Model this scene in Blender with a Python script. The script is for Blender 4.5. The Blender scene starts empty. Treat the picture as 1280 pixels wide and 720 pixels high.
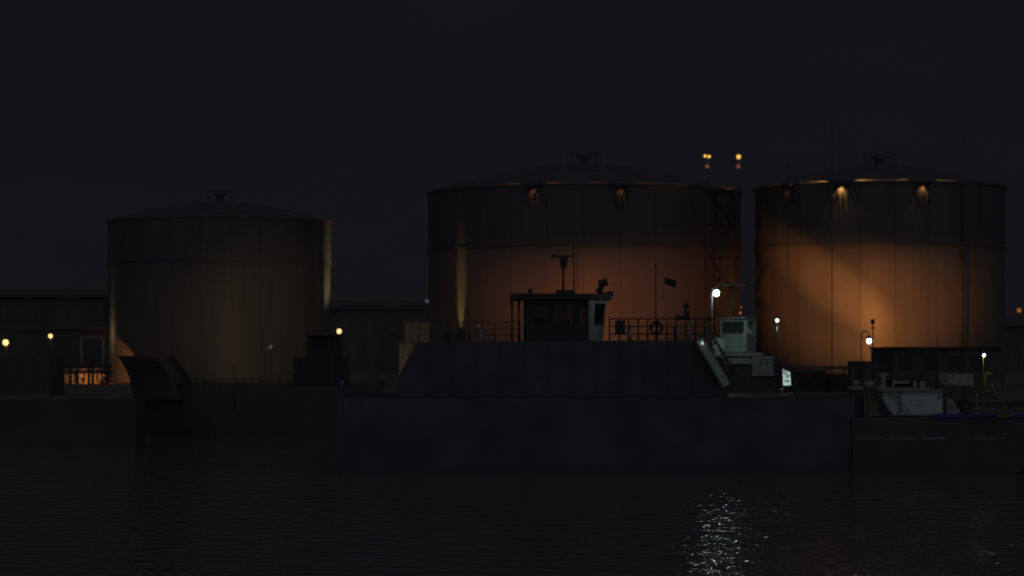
import bpy, bmesh, math, random
from mathutils import Vector, Matrix
random.seed(7)
PI = math.pi
SC = bpy.context.scene
COL = SC.collection

# ------------------------------------------------------------------ camera
F = 2887.0                      # focal length in photo pixels (1280 wide)
EYE = 4.5                       # eye height above the water, metres
cam = bpy.data.cameras.new('camera')
cam.sensor_width = 36.0
cam.lens = 36.0 * F / 1280.0
cam.shift_y = 80.0 / 1280.0
cam.clip_start = 0.5
cam.clip_end = 9000
cam.dof.use_dof = True            # hand-held night shot, focused on the near water
cam.dof.focus_distance = 62
cam.dof.aperture_fstop = 0.85
camo = bpy.data.objects.new('camera', cam)
camo.location = (0, 0, EYE)
camo.rotation_euler = (PI / 2, 0, 0)
COL.objects.link(camo)
SC.camera = camo

# ------------------------------------------------------------------ world: light-polluted night sky
FILL_DIR_ELEV = math.radians(32)
FILL_DIR_AZ = math.radians(177)          # from behind the camera
w = bpy.data.worlds.new('World')
SC.world = w
w.use_nodes = True
nt = w.node_tree
nt.nodes.clear()
wo = nt.nodes.new('ShaderNodeOutputWorld')
bg1 = nt.nodes.new('ShaderNodeBackground')
bg2 = nt.nodes.new('ShaderNodeBackground')
add = nt.nodes.new('ShaderNodeAddShader')
sky = nt.nodes.new('ShaderNodeTexSky')
sky.sky_type = 'NISHITA'
sky.sun_disc = False
sky.sun_elevation = FILL_DIR_ELEV
sky.sun_rotation = FILL_DIR_AZ
bg1.inputs[0].default_value = (0.0056, 0.0056, 0.0074, 1)   # low cloud lit by the town
bg1.inputs[1].default_value = 1.0
bg2.inputs[1].default_value = 0.00012
tcw = nt.nodes.new('ShaderNodeTexCoord')
mpw = nt.nodes.new('ShaderNodeMapping'); mpw.inputs['Scale'].default_value = (5, 5, 14)
nzw = nt.nodes.new('ShaderNodeTexNoise'); nzw.inputs['Scale'].default_value = 1.3; nzw.inputs['Detail'].default_value = 4
crw = nt.nodes.new('ShaderNodeValToRGB')
crw.color_ramp.elements[0].position = 0.3; crw.color_ramp.elements[1].position = 0.7
crw.color_ramp.elements[0].color = (0.0060, 0.0057, 0.0078, 1)
crw.color_ramp.elements[1].color = (0.0063, 0.0066, 0.0081, 1)
nt.links.new(tcw.outputs['Generated'], mpw.inputs[0])
nt.links.new(mpw.outputs[0], nzw.inputs['Vector'])
nt.links.new(nzw.outputs['Fac'], crw.inputs[0])
nt.links.new(crw.outputs[0], bg1.inputs[0])
nt.links.new(sky.outputs[0], bg2.inputs[0])
nt.links.new(bg1.outputs[0], add.inputs[0])
nt.links.new(bg2.outputs[0], add.inputs[1])
nt.links.new(add.outputs[0], wo.inputs[0])

# broad weak fill added behind the camera to lift the dark surfaces
sl = bpy.data.lights.new('fill_sun', 'SUN')
sl.energy = 0.140
sl.angle = math.radians(140)
sl.color = (0.93, 0.94, 1.0)
so = bpy.data.objects.new('fill_sun', sl)
d = Vector((math.sin(FILL_DIR_AZ) * math.cos(FILL_DIR_ELEV), math.cos(FILL_DIR_AZ) * math.cos(FILL_DIR_ELEV), math.sin(FILL_DIR_ELEV)))
so.rotation_euler = d.to_track_quat('Z', 'Y').to_euler()
so.location = d * 300
COL.objects.link(so)

vs = SC.view_settings
vs.view_transform = 'Standard'
vs.look = 'None'
vs.exposure = 0.0
vs.gamma = 1.0
SC.cycles.use_denoising = True
SC.cycles.max_bounces = 6
SC.cycles.sample_clamp_indirect = 3.0


# ------------------------------------------------------------------ helpers
def X(px, D): return (px - 640.0) * D / F
def Z(py, D): return EYE + (440.0 - py) * D / F
def P(px, py, D): return Vector((X(px, D), D, Z(py, D)))


def mat(name, col, rough=0.6, metal=0.0, var=0.25, scale=1.5, bump=0.0, stretch=(1, 1, 1), spec=0.5, rvar=0.15, rust=0.0):
    m = bpy.data.materials.new(name)
    m.use_nodes = True
    t = m.node_tree
    b = t.nodes['Principled BSDF']
    tc = t.nodes.new('ShaderNodeTexCoord')
    mp = t.nodes.new('ShaderNodeMapping')
    mp.inputs['Scale'].default_value = stretch
    t.links.new(tc.outputs['Object'], mp.inputs['Vector'])
    n = t.nodes.new('ShaderNodeTexNoise')
    n.inputs['Scale'].default_value = scale
    n.inputs['Detail'].default_value = 6
    n.inputs['Roughness'].default_value = 0.65
    t.links.new(mp.outputs[0], n.inputs['Vector'])
    r = t.nodes.new('ShaderNodeValToRGB')
    r.color_ramp.elements[0].position = 0.3
    r.color_ramp.elements[1].position = 0.7
    lo = [c * (1 - var) for c in col]
    hi = [min(1, c * (1 + var)) for c in col]
    r.color_ramp.elements[0].color = (*lo, 1)
    r.color_ramp.elements[1].color = (*hi, 1)
    t.links.new(n.outputs['Fac'], r.inputs['Fac'])
    out = r.outputs[0]
    if rust > 0:
        n2 = t.nodes.new('ShaderNodeTexNoise')
        n2.inputs['Scale'].default_value = scale * 2.3
        n2.inputs['Detail'].default_value = 8
        t.links.new(mp.outputs[0], n2.inputs['Vector'])
        r2 = t.nodes.new('ShaderNodeValToRGB')
        r2.color_ramp.elements[0].position = 0.62 - rust * 0.15
        r2.color_ramp.elements[1].position = 0.70
        mx = t.nodes.new('ShaderNodeMixRGB')
        mx.inputs[2].default_value = (0.09, 0.035, 0.015, 1)
        t.links.new(n2.outputs['Fac'], r2.inputs['Fac'])
        t.links.new(r2.outputs[0], mx.inputs[0])
        t.links.new(out, mx.inputs[1])
        out = mx.outputs[0]
    t.links.new(out, b.inputs['Base Color'])
    mr = t.nodes.new('ShaderNodeMapRange')
    mr.inputs['To Min'].default_value = max(0.05, rough - rvar)
    mr.inputs['To Max'].default_value = min(1, rough + rvar)
    t.links.new(n.outputs['Fac'], mr.inputs['Value'])
    t.links.new(mr.outputs[0], b.inputs['Roughness'])
    b.inputs['Metallic'].default_value = metal
    b.inputs['Specular IOR Level'].default_value = spec
    if bump > 0:
        bp = t.nodes.new('ShaderNodeBump')
        bp.inputs['Strength'].default_value = bump
        bp.inputs['Distance'].default_value = 0.05
        t.links.new(n.outputs['Fac'], bp.inputs['Height'])
        t.links.new(bp.outputs[0], b.inputs['Normal'])
    return m


def emit(name, col, strength):
    m = bpy.data.materials.new(name)
    m.use_nodes = True
    t = m.node_tree
    t.nodes.clear()
    o = t.nodes.new('ShaderNodeOutputMaterial')
    e = t.nodes.new('ShaderNodeEmission')
    e.inputs[0].default_value = (*col, 1)
    e.inputs[1].default_value = strength
    t.links.new(e.outputs[0], o.inputs[0])
    return m


def glass(name):
    m = bpy.data.materials.new(name)
    m.use_nodes = True
    t = m.node_tree
    t.nodes.clear()
    o = t.nodes.new('ShaderNodeOutputMaterial')
    a = t.nodes.new('ShaderNodeBsdfTransparent')
    a.inputs[0].default_value = (0.45, 0.5, 0.5, 1)
    g = t.nodes.new('ShaderNodeBsdfGlossy')
    g.inputs['Roughness'].default_value = 0.08
    fr = t.nodes.new('ShaderNodeFresnel')
    fr.inputs[0].default_value = 1.5
    mx = t.nodes.new('ShaderNodeMixShader')
    t.links.new(fr.outputs[0], mx.inputs[0])
    t.links.new(a.outputs[0], mx.inputs[1])
    t.links.new(g.outputs[0], mx.inputs[2])
    t.links.new(mx.outputs[0], o.inputs[0])
    return m


class MB:
    """collects shapes in world coordinates"""
    def __init__(s):
        s.v = []; s.f = []; s.sm = []

    def _add(s, vs_, fs_, smooth=False):
        o = len(s.v)
        s.v += [tuple(p) for p in vs_]
        for f in fs_:
            s.f.append([i + o for i in f]); s.sm.append(smooth)
        return s

    def box(s, x0, x1, y0, y1, z0, z1, bev=0.0):
        if x0 > x1: x0, x1 = x1, x0
        if y0 > y1: y0, y1 = y1, y0
        if z0 > z1: z0, z1 = z1, z0
        b = min(bev, (x1 - x0) * .45, (y1 - y0) * .45)
        if b <= 0:
            pl = [(x0, y0), (x1, y0), (x1, y1), (x0, y1)]
        else:
            pl = [(x0 + b, y0), (x1 - b, y0), (x1, y0 + b), (x1, y1 - b), (x1 - b, y1), (x0 + b, y1), (x0, y1 - b), (x0, y0 + b)]
        return s.prism_z(pl, z0, z1)

    def prism_z(s, pl, z0, z1):
        n = len(pl)
        v = [(x, y, z0) for x, y in pl] + [(x, y, z1) for x, y in pl]
        f = [list(range(n))[::-1], [i + n for i in range(n)]]
        f += [[i, (i + 1) % n, (i + 1) % n + n, i + n] for i in range(n)]
        return s._add(v, f)

    def prism_y(s, pl, y0, y1):
        """polygon in x,z pushed from y0 to y1"""
        n = len(pl)
        v = [(x, y0, z) for x, z in pl] + [(x, y1, z) for x, z in pl]
        f = [list(range(n)), [i + n for i in range(n)][::-1]]
        f += [[i, i + n, (i + 1) % n + n, (i + 1) % n] for i in range(n)]
        return s._add(v, f)

    def tube(s, p0, p1, r, n=8, r1=None):
        p0 = Vector(p0); p1 = Vector(p1)
        d_ = (p1 - p0)
        if d_.length < 1e-6: return s
        q = d_.to_track_quat('Z', 'Y').to_matrix()
        r1 = r if r1 is None else r1
        v = []
        for p, rr in ((p0, r), (p1, r1)):
            for i in range(n):
                a = 2 * PI * i / n
                v.append(p + q @ Vector((rr * math.cos(a), rr * math.sin(a), 0)))
        f = [[i, (i + 1) % n, (i + 1) % n + n, i + n] for i in range(n)]
        s._add(v, f, True)
        o = len(s.v) - 2 * n
        s.f.append([o + i for i in range(n)][::-1]); s.sm.append(False)
        s.f.append([o + n + i for i in range(n)]); s.sm.append(False)
        return s

    def path(s, pts, r, n=8):
        pts = [Vector(p) for p in pts]
        for a, b in zip(pts, pts[1:]):
            s.tube(a, b, r, n)
        for p in pts[1:-1]:
            s.ball(p, r * 1.02, 8, 5)
        return s

    def ball(s, c, r, n=16, m=9, sq=(1, 1, 1)):
        c = Vector(c)
        v = []; f = []
        for j in range(m + 1):
            th = PI * j / m
            for i in range(n):
                a = 2 * PI * i / n
                v.append((c.x + sq[0] * r * math.sin(th) * math.cos(a), c.y + sq[1] * r * math.sin(th) * math.sin(a), c.z + sq[2] * r * math.cos(th)))
        for j in range(m):
            for i in range(n):
                f.append([j * n + i, (j + 1) * n + i, (j + 1) * n + (i + 1) % n, j * n + (i + 1) % n])
        return s._add(v, f, True)

    def lathe(s, c, prof, n=48, smooth=True, cap=False):
        """profile [(radius, z)] about the vertical through c (cx, cy)"""
        v = []; f = []
        for r, z in prof:
            for i in range(n):
                a = 2 * PI * i / n
                v.append((c[0] + r * math.cos(a), c[1] + r * math.sin(a), z))
        for j in range(len(prof) - 1):
            for i in range(n):
                f.append([j * n + i, j * n + (i + 1) % n, (j + 1) * n + (i + 1) % n, (j + 1) * n + i])
        if cap:
            f.append([(len(prof) - 1) * n + i for i in range(n)])
        return s._add(v, f, smooth)

    def torus(s, c, R, r, axis='Y', n=24, m=8):
        c = Vector(c)
        v = []; f = []
        for i in range(n):
            a = 2 * PI * i / n
            for j in range(m):
                b = 2 * PI * j / m
                q = (R + r * math.cos(b))
                if axis == 'Y':
                    v.append((c.x + q * math.cos(a), c.y + r * math.sin(b), c.z + q * math.sin(a)))
                else:
                    v.append((c.x + q * math.cos(a), c.y + q * math.sin(a), c.z + r * math.sin(b)))
        for i in range(n):
            for j in range(m):
                f.append([i * m + j, ((i + 1) % n) * m + j, ((i + 1) % n) * m + (j + 1) % m, i * m + (j + 1) % m])
        return s._add(v, f, True)

    def quad(s, q, u0, u1, v0, v1, t):
        """a slab cut from a wall given by its corners bl, br, tr, tl; t = thickness behind the face"""
        bl, br, tr, tl = [Vector(p) for p in q]
        def at(u, v): return (bl * (1 - u) + br * u) * (1 - v) + (tl * (1 - u) + tr * u) * v
        n = (br - bl).cross(tl - bl).normalized()
        a = [at(u0, v0), at(u1, v0), at(u1, v1), at(u0, v1)]
        b = [p - n * t for p in a]
        return s._add(a + b, [[0, 1, 2, 3], [7, 6, 5, 4], [0, 4, 5, 1], [1, 5, 6, 2], [2, 6, 7, 3], [3, 7, 4, 0]])

    def mesh(s, name, m, origin):
        me = bpy.data.meshes.new(name)
        o = Vector(origin)
        me.from_pydata([tuple(Vector(p) - o) for p in s.v], [], s.f)
        me.polygons.foreach_set('use_smooth', s.sm)
        bm = bmesh.new(); bm.from_mesh(me)
        bmesh.ops.recalc_face_normals(bm, faces=bm.faces)
        bm.to_mesh(me); bm.free()
        if m: me.materials.append(m)
        me.update()
        return me


def root_of(o):
    while o.parent: o = o.parent
    return o


def tag(o, label=None, cat=None, group=None, kind=None):
    if label: o['label'] = label
    if cat: o['category'] = cat
    if group: o['group'] = group
    if kind: o['kind'] = kind
    return o


def thing(name, label, cat, loc, group=None):
    o = bpy.data.objects.new(name, None)
    o.empty_display_size = 0.3
    o.location = loc
    COL.objects.link(o)
    return tag(o, label, cat, group)


def part(name, mb, m, parent, label=None):
    r = root_of(parent)
    me = mb.mesh(name, m, r.location)
    o = bpy.data.objects.new(name, me)
    COL.objects.link(o)
    o.parent = parent
    if label: o['label'] = label
    return o


def single(name, mb, m, label, cat, loc, group=None):
    o = bpy.data.objects.new(name, mb.mesh(name, m, loc))
    o.location = loc
    COL.objects.link(o)
    return tag(o, label, cat, group)


def struct(name, mb, m, loc=(0, 0, 0)):
    o = bpy.data.objects.new(name, mb.mesh(name, m, loc))
    o.location = loc
    COL.objects.link(o)
    o['kind'] = 'structure'
    return o


def spot(name, loc, target, power, col, size_deg, blend, radius, parent):
    l = bpy.data.lights.new(name, 'SPOT')
    l.energy = power; l.color = col; l.spot_size = math.radians(size_deg)
    l.spot_blend = blend; l.shadow_soft_size = radius
    o = bpy.data.objects.new(name, l)
    COL.objects.link(o)
    r = root_of(parent)
    o.parent = parent
    o.location = Vector(loc) - Vector(r.location)
    o.rotation_euler = (Vector(target) - Vector(loc)).to_track_quat('-Z', 'Y').to_euler()
    return o


# ------------------------------------------------------------------ materials
M = {}
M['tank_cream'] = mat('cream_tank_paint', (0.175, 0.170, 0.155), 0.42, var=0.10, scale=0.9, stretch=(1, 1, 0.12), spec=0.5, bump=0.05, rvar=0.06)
M['tank_cream_dim'] = mat('dim_cream_tank_paint', (0.165, 0.160, 0.145), 0.42, var=0.12, scale=0.9, stretch=(1, 1, 0.12), bump=0.05, rvar=0.06, spec=0.2)  # cream darkened for the tank that gets less light
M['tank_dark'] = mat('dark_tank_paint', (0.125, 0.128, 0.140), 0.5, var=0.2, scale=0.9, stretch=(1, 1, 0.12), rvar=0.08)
M['tank_roof'] = mat('grey_roof_paint', (0.125, 0.13, 0.15), 0.6, var=0.2, scale=0.6)
M['tank_core'] = mat('dark_primer', (0.03, 0.03, 0.03), 0.8)
M['rim'] = mat('pale_rim_paint', (0.16, 0.155, 0.14), 0.5, var=0.2, scale=2)
M['steel'] = mat('weathered_steel', (0.16, 0.16, 0.16), 0.5, 0.3, var=0.3, scale=3, rust=0.3)
M['dark_steel'] = mat('dark_painted_steel', (0.07, 0.07, 0.08), 0.55, var=0.3, scale=3)
M['hull_black'] = mat('black_hull_paint', (0.112, 0.112, 0.130), 0.55, var=0.2, scale=0.7, bump=0.1)
M['hull_blue'] = mat('dark_blue_hull_paint', (0.122, 0.118, 0.150), 0.5, var=0.2, scale=0.6, bump=0.08)
M['white'] = mat('white_marine_paint', (0.5, 0.52, 0.51), 0.4, var=0.12, scale=1.3, stretch=(1, 1, 0.3), rust=0.12)
M['grey_white'] = mat('worn_white_paint', (0.38, 0.41, 0.41), 0.5, var=0.2, scale=2, rust=0.2)
M['green_white'] = mat('pale_green_paint', (0.55, 0.72, 0.65), 0.45, var=0.12, scale=1.3, rust=0.1)
M['boat_white_lit'] = mat('lit_greenish_white_paint', (0.68, 0.82, 0.79), 0.45, var=0.1, scale=1.3, rust=0.06)  # white raised to stand in for lamplight on the deckhouse
M['blue'] = mat('blue_gunwale_paint', (0.11, 0.06, 0.50), 0.4, var=0.2, scale=2)
M['yellow'] = mat('yellow_safety_paint', (0.62, 0.47, 0.05), 0.5, var=0.2, scale=3)
M['green'] = mat('green_handrail_paint', (0.30, 0.80, 0.14), 0.45, var=0.2, scale=4)
M['olive'] = mat('olive_grey_paint', (0.30, 0.28, 0.20), 0.6, var=0.25, scale=2)
M['orange_wall'] = mat('buff_plaster', (0.45, 0.38, 0.30), 0.8, var=0.25, scale=2)
M['red'] = mat('red_pipe_paint', (0.45, 0.06, 0.03), 0.45, var=0.2, scale=3)
M['rope'] = mat('rope', (0.30, 0.26, 0.20), 0.9, var=0.3, scale=20)
M['rubber'] = mat('black_rubber', (0.03, 0.03, 0.03), 0.8, var=0.3, scale=5)
M['tyre'] = mat('dusty_tyre_rubber', (0.10, 0.10, 0.11), 0.9, var=0.2, scale=5)
M['teal'] = mat('faded_teal_plastic', (0.16, 0.30, 0.32), 0.5, var=0.2, scale=3)
M['cladding'] = mat('dark_sheet_cladding', (0.125, 0.125, 0.13), 0.7, var=0.25, scale=0.5, stretch=(1, 1, .2))
M['concrete'] = mat('quay_concrete', (0.17, 0.165, 0.16), 0.85, var=0.3, scale=0.35, bump=0.3)
M['wood'] = mat('tarred_timber', (0.05, 0.04, 0.035), 0.8, var=0.4, scale=2, stretch=(1, 1, .2), bump=0.3)
M['leaf'] = mat('dark_foliage', (0.035, 0.05, 0.025), 0.8, var=0.4, scale=2)
M['bark'] = mat('bark', (0.08, 0.06, 0.05), 0.9, var=0.3, scale=5)
M['flag'] = mat('dark_flag_cloth', (0.05, 0.05, 0.06), 0.9, var=0.3, scale=4)
M['letter'] = mat('faded_hull_lettering', (0.40, 0.38, 0.32), 0.7, var=0.35, scale=9)
M['glass'] = glass('window_glass')
M['dark_glass'] = mat('tinted_cabin_glass', (0.10, 0.115, 0.115), 0.15, var=0.3, scale=1.2, rvar=0.05)
M['lamp_cool'] = emit('cool_white_lamp', (0.80, 1.0, 0.95), 40)
M['lamp_cool_low'] = emit('cool_white_far_lamp', (0.80, 1.0, 0.95), 2.5)
M['lamp_cool_mid'] = emit('cool_white_dimmer_lamp', (0.80, 1.0, 0.95), 6)
M['lamp_cool_small'] = emit('cool_white_small_lamp', (0.78, 1.0, 0.93), 8)
M['lamp_gang'] = emit('dim_gangway_lamp', (0.62, 0.75, 0.75), 1.0)
M['lamp_warm'] = emit('warm_lamp', (1.0, 0.64, 0.26), 2.0)
M['lamp_yellow'] = emit('yellow_lamp', (1.0, 0.76, 0.20), 2.2)
M['lamp_amber'] = emit('amber_lamp', (1.0, 0.56, 0.10), 1.15)
M['lamp_red'] = emit('dim_red_lamp', (0.20, 0.055, 0.03), 1.0)
M['glint'] = emit('small_white_lamp', (0.05, 0.065, 0.065), 1.0)
M['beacon_dim'] = emit('dim_amber_beacon_lens', (0.10, 0.035, 0.012), 1.0)
M['beacon'] = emit('amber_beacon_lens', (0.30, 0.10, 0.02), 1.0)

# water
wm = bpy.data.materials.new('harbour_water')
wm.use_nodes = True
t = wm.node_tree
b = t.nodes['Principled BSDF']
b.inputs['Base Color'].default_value = (0.155, 0.16, 0.165, 1)
b.inputs['Roughness'].default_value = 0.045
b.inputs['IOR'].default_value = 1.33
tc = t.nodes.new('ShaderNodeTexCoord')
hs = []
for sc_, st, de, amp in ((1.6, (0.55, 0.8, 1), 2, 0.55), (5.0, (1.0, 0.5, 1), 1, 0.16)):
    mp = t.nodes.new('ShaderNodeMapping'); mp.inputs['Scale'].default_value = st
    mp.inputs['Rotation'].default_value = (0, 0, 0.3 * sc_)
    t.links.new(tc.outputs['Object'], mp.inputs[0])
    n = t.nodes.new('ShaderNodeTexNoise'); n.inputs['Scale'].default_value = sc_; n.inputs['Detail'].default_value = de
    n.inputs['Roughness'].default_value = 0.5
    t.links.new(mp.outputs[0], n.inputs['Vector'])
    mu = t.nodes.new('ShaderNodeMath'); mu.operation = 'MULTIPLY'; mu.inputs[1].default_value = amp
    t.links.new(n.outputs['Fac'], mu.inputs[0])
    hs.append(mu)
ad = t.nodes.new('ShaderNodeMath'); ad.operation = 'ADD'
t.links.new(hs[0].outputs[0], ad.inputs[0]); t.links.new(hs[1].outputs[0], ad.inputs[1])
bp = t.nodes.new('ShaderNodeBump'); bp.inputs['Strength'].default_value = 1.0; bp.inputs['Distance'].default_value = 0.22
t.links.new(ad.outputs[0], bp.inputs['Height'])
t.links.new(bp.outputs[0], b.inputs['Normal'])

# ------------------------------------------------------------------ ground, quay, water
QZ = 1.7
struct('water', MB()._add([(-2500, -400, 0), (2500, -400, 0), (2500, 128.2, 0), (-2500, 128.2, 0)], [[0, 1, 2, 3]]), wm)
struct('quay_ground', MB()._add([(-4500, 128.6, QZ), (4500, 128.6, QZ), (4500, 7000, QZ), (-4500, 7000, QZ)], [[0, 1, 2, 3]]), M['concrete'])
struct('quay_wall', MB().box(-2500, 2500, 128.0, 128.6, -3, QZ - 0.004), M['concrete'])
struct('quay_coping', MB().box(-2500, 2500, 127.8, 128.9, QZ + 0.004, QZ + 0.16), M['concrete'])


# ------------------------------------------------------------------ storage tanks
def make_tank(px, D, R, H, band_z, label, strip_px, spot_px, plate_n=24, paint='tank_cream', lamp_w=0.0, lamp_col=(1, .4, .1)):
    cx = X(px, D); cy = D
    root = thing('storage_tank', label, 'storage tank', (cx, cy, QZ), 'oil storage tanks on the quay')
    top = QZ + H
    part('shell', MB().lathe((cx, cy), [(R - 0.05, QZ), (R - 0.05, top - 0.02)], 96), M['tank_core'], root)
    # curved plates, one joint apart
    def plate(z0, z1, proud, m):
        half = PI / plate_n - 0.012 / R
        k = 6
        mb = MB()
        vo = []
        for i in range(k + 1):
            a = -half + 2 * half * i / k
            for z in (z0, z1):
                vo.append(((R + proud) * math.cos(a), (R + proud) * math.sin(a), z - QZ))
        for i in range(k + 1):
            a = -half + 2 * half * i / k
            for z in (z0, z1):
                vo.append(((R - 0.03) * math.cos(a), (R - 0.03) * math.sin(a), z - QZ))
        nv_ = 2 * (k + 1)
        mb._add(vo[:nv_], [[2 * q, 2 * q + 2, 2 * q + 3, 2 * q + 1] for q in range(k)], True)
        ed_ = []
        for q in range(k):
            ed_.append([2 * q, nv_ + 2 * q, nv_ + 2 * q + 2, 2 * q + 2])
            ed_.append([2 * q + 1, 2 * q + 3, nv_ + 2 * q + 3, nv_ + 2 * q + 1])
        ed_ += [[0, 1, nv_ + 1, nv_], [2 * k, nv_ + 2 * k, nv_ + 2 * k + 1, 2 * k + 1]]
        mb._add(vo, ed_, False)
        return mb.mesh('shell_plate', m, (0, 0, 0))
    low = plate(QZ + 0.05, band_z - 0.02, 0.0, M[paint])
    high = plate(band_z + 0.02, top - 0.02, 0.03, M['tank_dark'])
    ph = 2 * PI / plate_n * 0.35
    for me in (low, high):
        for i in range(plate_n):
            o = bpy.data.objects.new('shell_plate', me)
            COL.objects.link(o)
            o.parent = root
            o.rotation_euler = (0, 0, 2 * PI * i / plate_n + ph)
    part('wind_girder', MB().lathe((cx, cy), [(R, band_z - 0.09), (R + 0.14, band_z - 0.09), (R + 0.14, band_z + 0.05), (R, band_z + 0.05)], 96, False), M['tank_dark'], root)
    part('rim', MB().lathe((cx, cy), [(R - 0.02, top - 0.16), (R + 0.16, top - 0.14), (R + 0.16, top + 0.06), (R - 0.1, top + 0.10)], 96, False), M['rim'], root)
    rh = R * 0.19
    roof = part('roof', MB().lathe((cx, cy), [(R - 0.08, top + 0.05), (R * 0.66, top + rh * 0.48), (R * 0.33, top + rh * 0.82), (0.5, top + rh)], 48, False, True), M['tank_roof'], root)
    part('roof_vent', MB().lathe((cx, cy), [(0.35, top + rh), (0.35, top + rh + 0.5), (0.62, top + rh + 0.5), (0.55, top + rh + 0.75), (0.1, top + rh + 0.9)], 20, False, True), M['tank_roof'], roof)
    # handrail around the vent platform
    hb = MB()
    for i in range(8):
        a = 2 * PI * i / 8
        p = Vector((cx + 1.3 * math.cos(a), cy + 1.3 * math.sin(a), top + rh * 0.93))
        hb.tube(p, p + Vector((0, 0, 0.95)), 0.025, 6)
    hb.torus((cx, cy, top + rh * 0.93 + 0.95), 1.3, 0.03, 'Z', 24, 6)
    part('handrail', hb, M['tank_roof'], roof)
    # angle of a shell point seen at a given pixel
    def ang(q):
        for k in range(400):
            a = -PI + PI * k / 400
            x = cx + R * math.cos(a); y = cy + R * math.sin(a)
            if 640 + x * F / y >= q: return a
        return 0
    # vertical strips added to give each wall its sharp dark edge
    for (q0, q1, m_) in strip_px:
        a0 = ang(q0); a1 = ang(q1)
        pl = [(cx + r * math.cos(a), cy + r * math.sin(a)) for r, a in ((R + 0.3, a0), (R + 0.3, a1), (R + 0.035, a1), (R + 0.035, a0))]
        part('shade_strip', MB().prism_z(pl, QZ + 0.06, top - 0.2), M[m_], root)
    # hooded downlights under the rim, with ribs added to break the wash into streaks
    for (q, pw) in spot_px:
        a = ang(q)
        n_ = Vector((math.cos(a), math.sin(a), 0)); tg = Vector((-math.sin(a), math.cos(a), 0))
        base = Vector((cx, cy, 0)) + n_ * R
        hm = MB()
        c = base + n_ * 0.34
        z0, z1 = top - 0.30, top - 0.10
        co = [c - tg * .65 - n_ * .10, c + tg * .65 - n_ * .10, c + tg * .65 + n_ * .12, c - tg * .65 + n_ * .12]
        hm._add([(p.x, p.y, z0) for p in co] + [(p.x, p.y, z1) for p in co], [[3, 2, 1, 0], [4, 5, 6, 7], [0, 1, 5, 4], [1, 2, 6, 5], [2, 3, 7, 6], [3, 0, 4, 7]])
        h = part('lamp_hood', hm, M['dark_steel'], root)
        for k in (-0.55, -0.36, -0.2, 0.02, 0.14, 0.40, 0.56):
            pb = base + tg * k + n_ * 0.09
            ln = random.uniform(0.9, 1.9)
            part('streak_rib', MB().tube((pb.x, pb.y, top - 0.26), (pb.x, pb.y, top - 0.26 - ln), random.uniform(.02, .045), 6), M['rim'], h)
        lp = base + n_ * 0.30; lp.z = z0 - 0.03
        tp = base + n_ * 0.02; tp.z = z0 - 1.6
        spot('rim_spot', lp, tp, pw, lamp_col, 95, 0.8, 0.03, h)
        # two bare spots added to brighten the rim line, without a fixture
        for sg in (-1, 1):
            p0 = base + n_ * 0.62 + tg * .3 * sg; p0.z = top - 0.02
            p1 = base - n_ * 0.30 + tg * 3.2 * sg; p1.z = top - 0.03
            spot('rim_spot', p0, p1, pw * 11.0, lamp_col, 40, 0.9, 0.02, h).scale = (1, 0.10, 1)
    return root


make_tank(275, 216.5, 10.35, 15.0, 12.75, 'dim storage tank standing alone behind the moored bow, unlit dark band and darkened lower wall', [(381, 401, 'tank_dark')], [], paint='tank_cream_dim')
make_tank(730, 178.0, 12.0, 15.0, 12.26, 'wide storage tank glowing reddish behind the dark boat wheelhouse', [(893, 897, 'tank_dark')], [(667, 8), (775, 5)], 28, lamp_col=(1, .28, .10))
make_tank(1099, 175.5, 9.35, 15.2, 12.36, 'brightest orange storage tank with lit streaks under its rim, behind the gooseneck lamp', [(1201, 1205, 'tank_dark')], [(985, 3), (1051, 70), (1152, 20)], lamp_col=(1, .48, .15))


# ------------------------------------------------------------------ hidden yard lights that wash the tanks
def flood(px, D, zl, tgt, pw, col, size, blend, label, rad=0.12):
    x = X(px, D)
    r = thing('flood_light', label, 'floodlight', (x, D, QZ), 'floodlights washing the tank walls')
    part('post', MB().tube((x, D, QZ), (x, D, zl - 0.15), 0.05, 8), M['steel'], r)
    dv = (Vector(tgt) - Vector((x, D, zl))).normalized()
    c = Vector((x, D, zl))
    part('lamp_housing', MB().tube(c - dv * 0.32, c - dv * 0.05, 0.10, 12, 0.2), M['dark_steel'], r)
    spot('lamp', c + dv * 0.0, tgt, pw, col, size, blend, rad, r)
    return r


SOD_R = (1.0, 0.27, 0.085)
SOD = (1.0, 0.335, 0.075)
def flood_lamp(r): return [c for c in r.children if c.type == 'LIGHT'][0]


def barn(r, kx, ky):
    """barn doors: the beam becomes an ellipse"""
    flood_lamp(r).scale = (kx, ky, 1)
    return r


barn(flood(748, 146, 2.4, P(756, 388, 166), 4900, SOD_R, 66, 0.9, 'floodlight on the quay hidden behind the trapezoid boat, aimed at the reddish tank'), 1.0, 0.385)
barn(flood(1076, 146, 2.4, P(1072, 391, 166), 8600, SOD, 56, 0.85, 'floodlight on the quay hidden behind the pipe rail, washing the whole orange tank wall'), 1.0, 0.475)
fr2 = flood(1052, 145, 2.4, P(1042, 366, 166), 9500, SOD, 31, 1.0, 'tilted floodlight hidden behind the pipe rail, throwing the bright patch on the orange tank')
barn(fr2, 1.0, 0.34)
lo_ = flood_lamp(fr2)
lo_.rotation_euler = (lo_.rotation_euler.to_matrix() @ Matrix.Rotation(math.radians(-32), 3, 'Z')).to_euler()
fr3 = flood(131, 203, 2.2, P(144, 470, 209), 900, (1, .36, .09), 50, 0.15, 'low floodlight in the pipe rack, aimed at the foot of the dim tank', .03)
part('beam_shield', MB().box(X(131, 203) - .235, X(131, 203) - .215, 203.02, 203.9, 1.75, 2.9), M['rubber'], fr3)  # plate added to keep the beam off the shed wall
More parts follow.
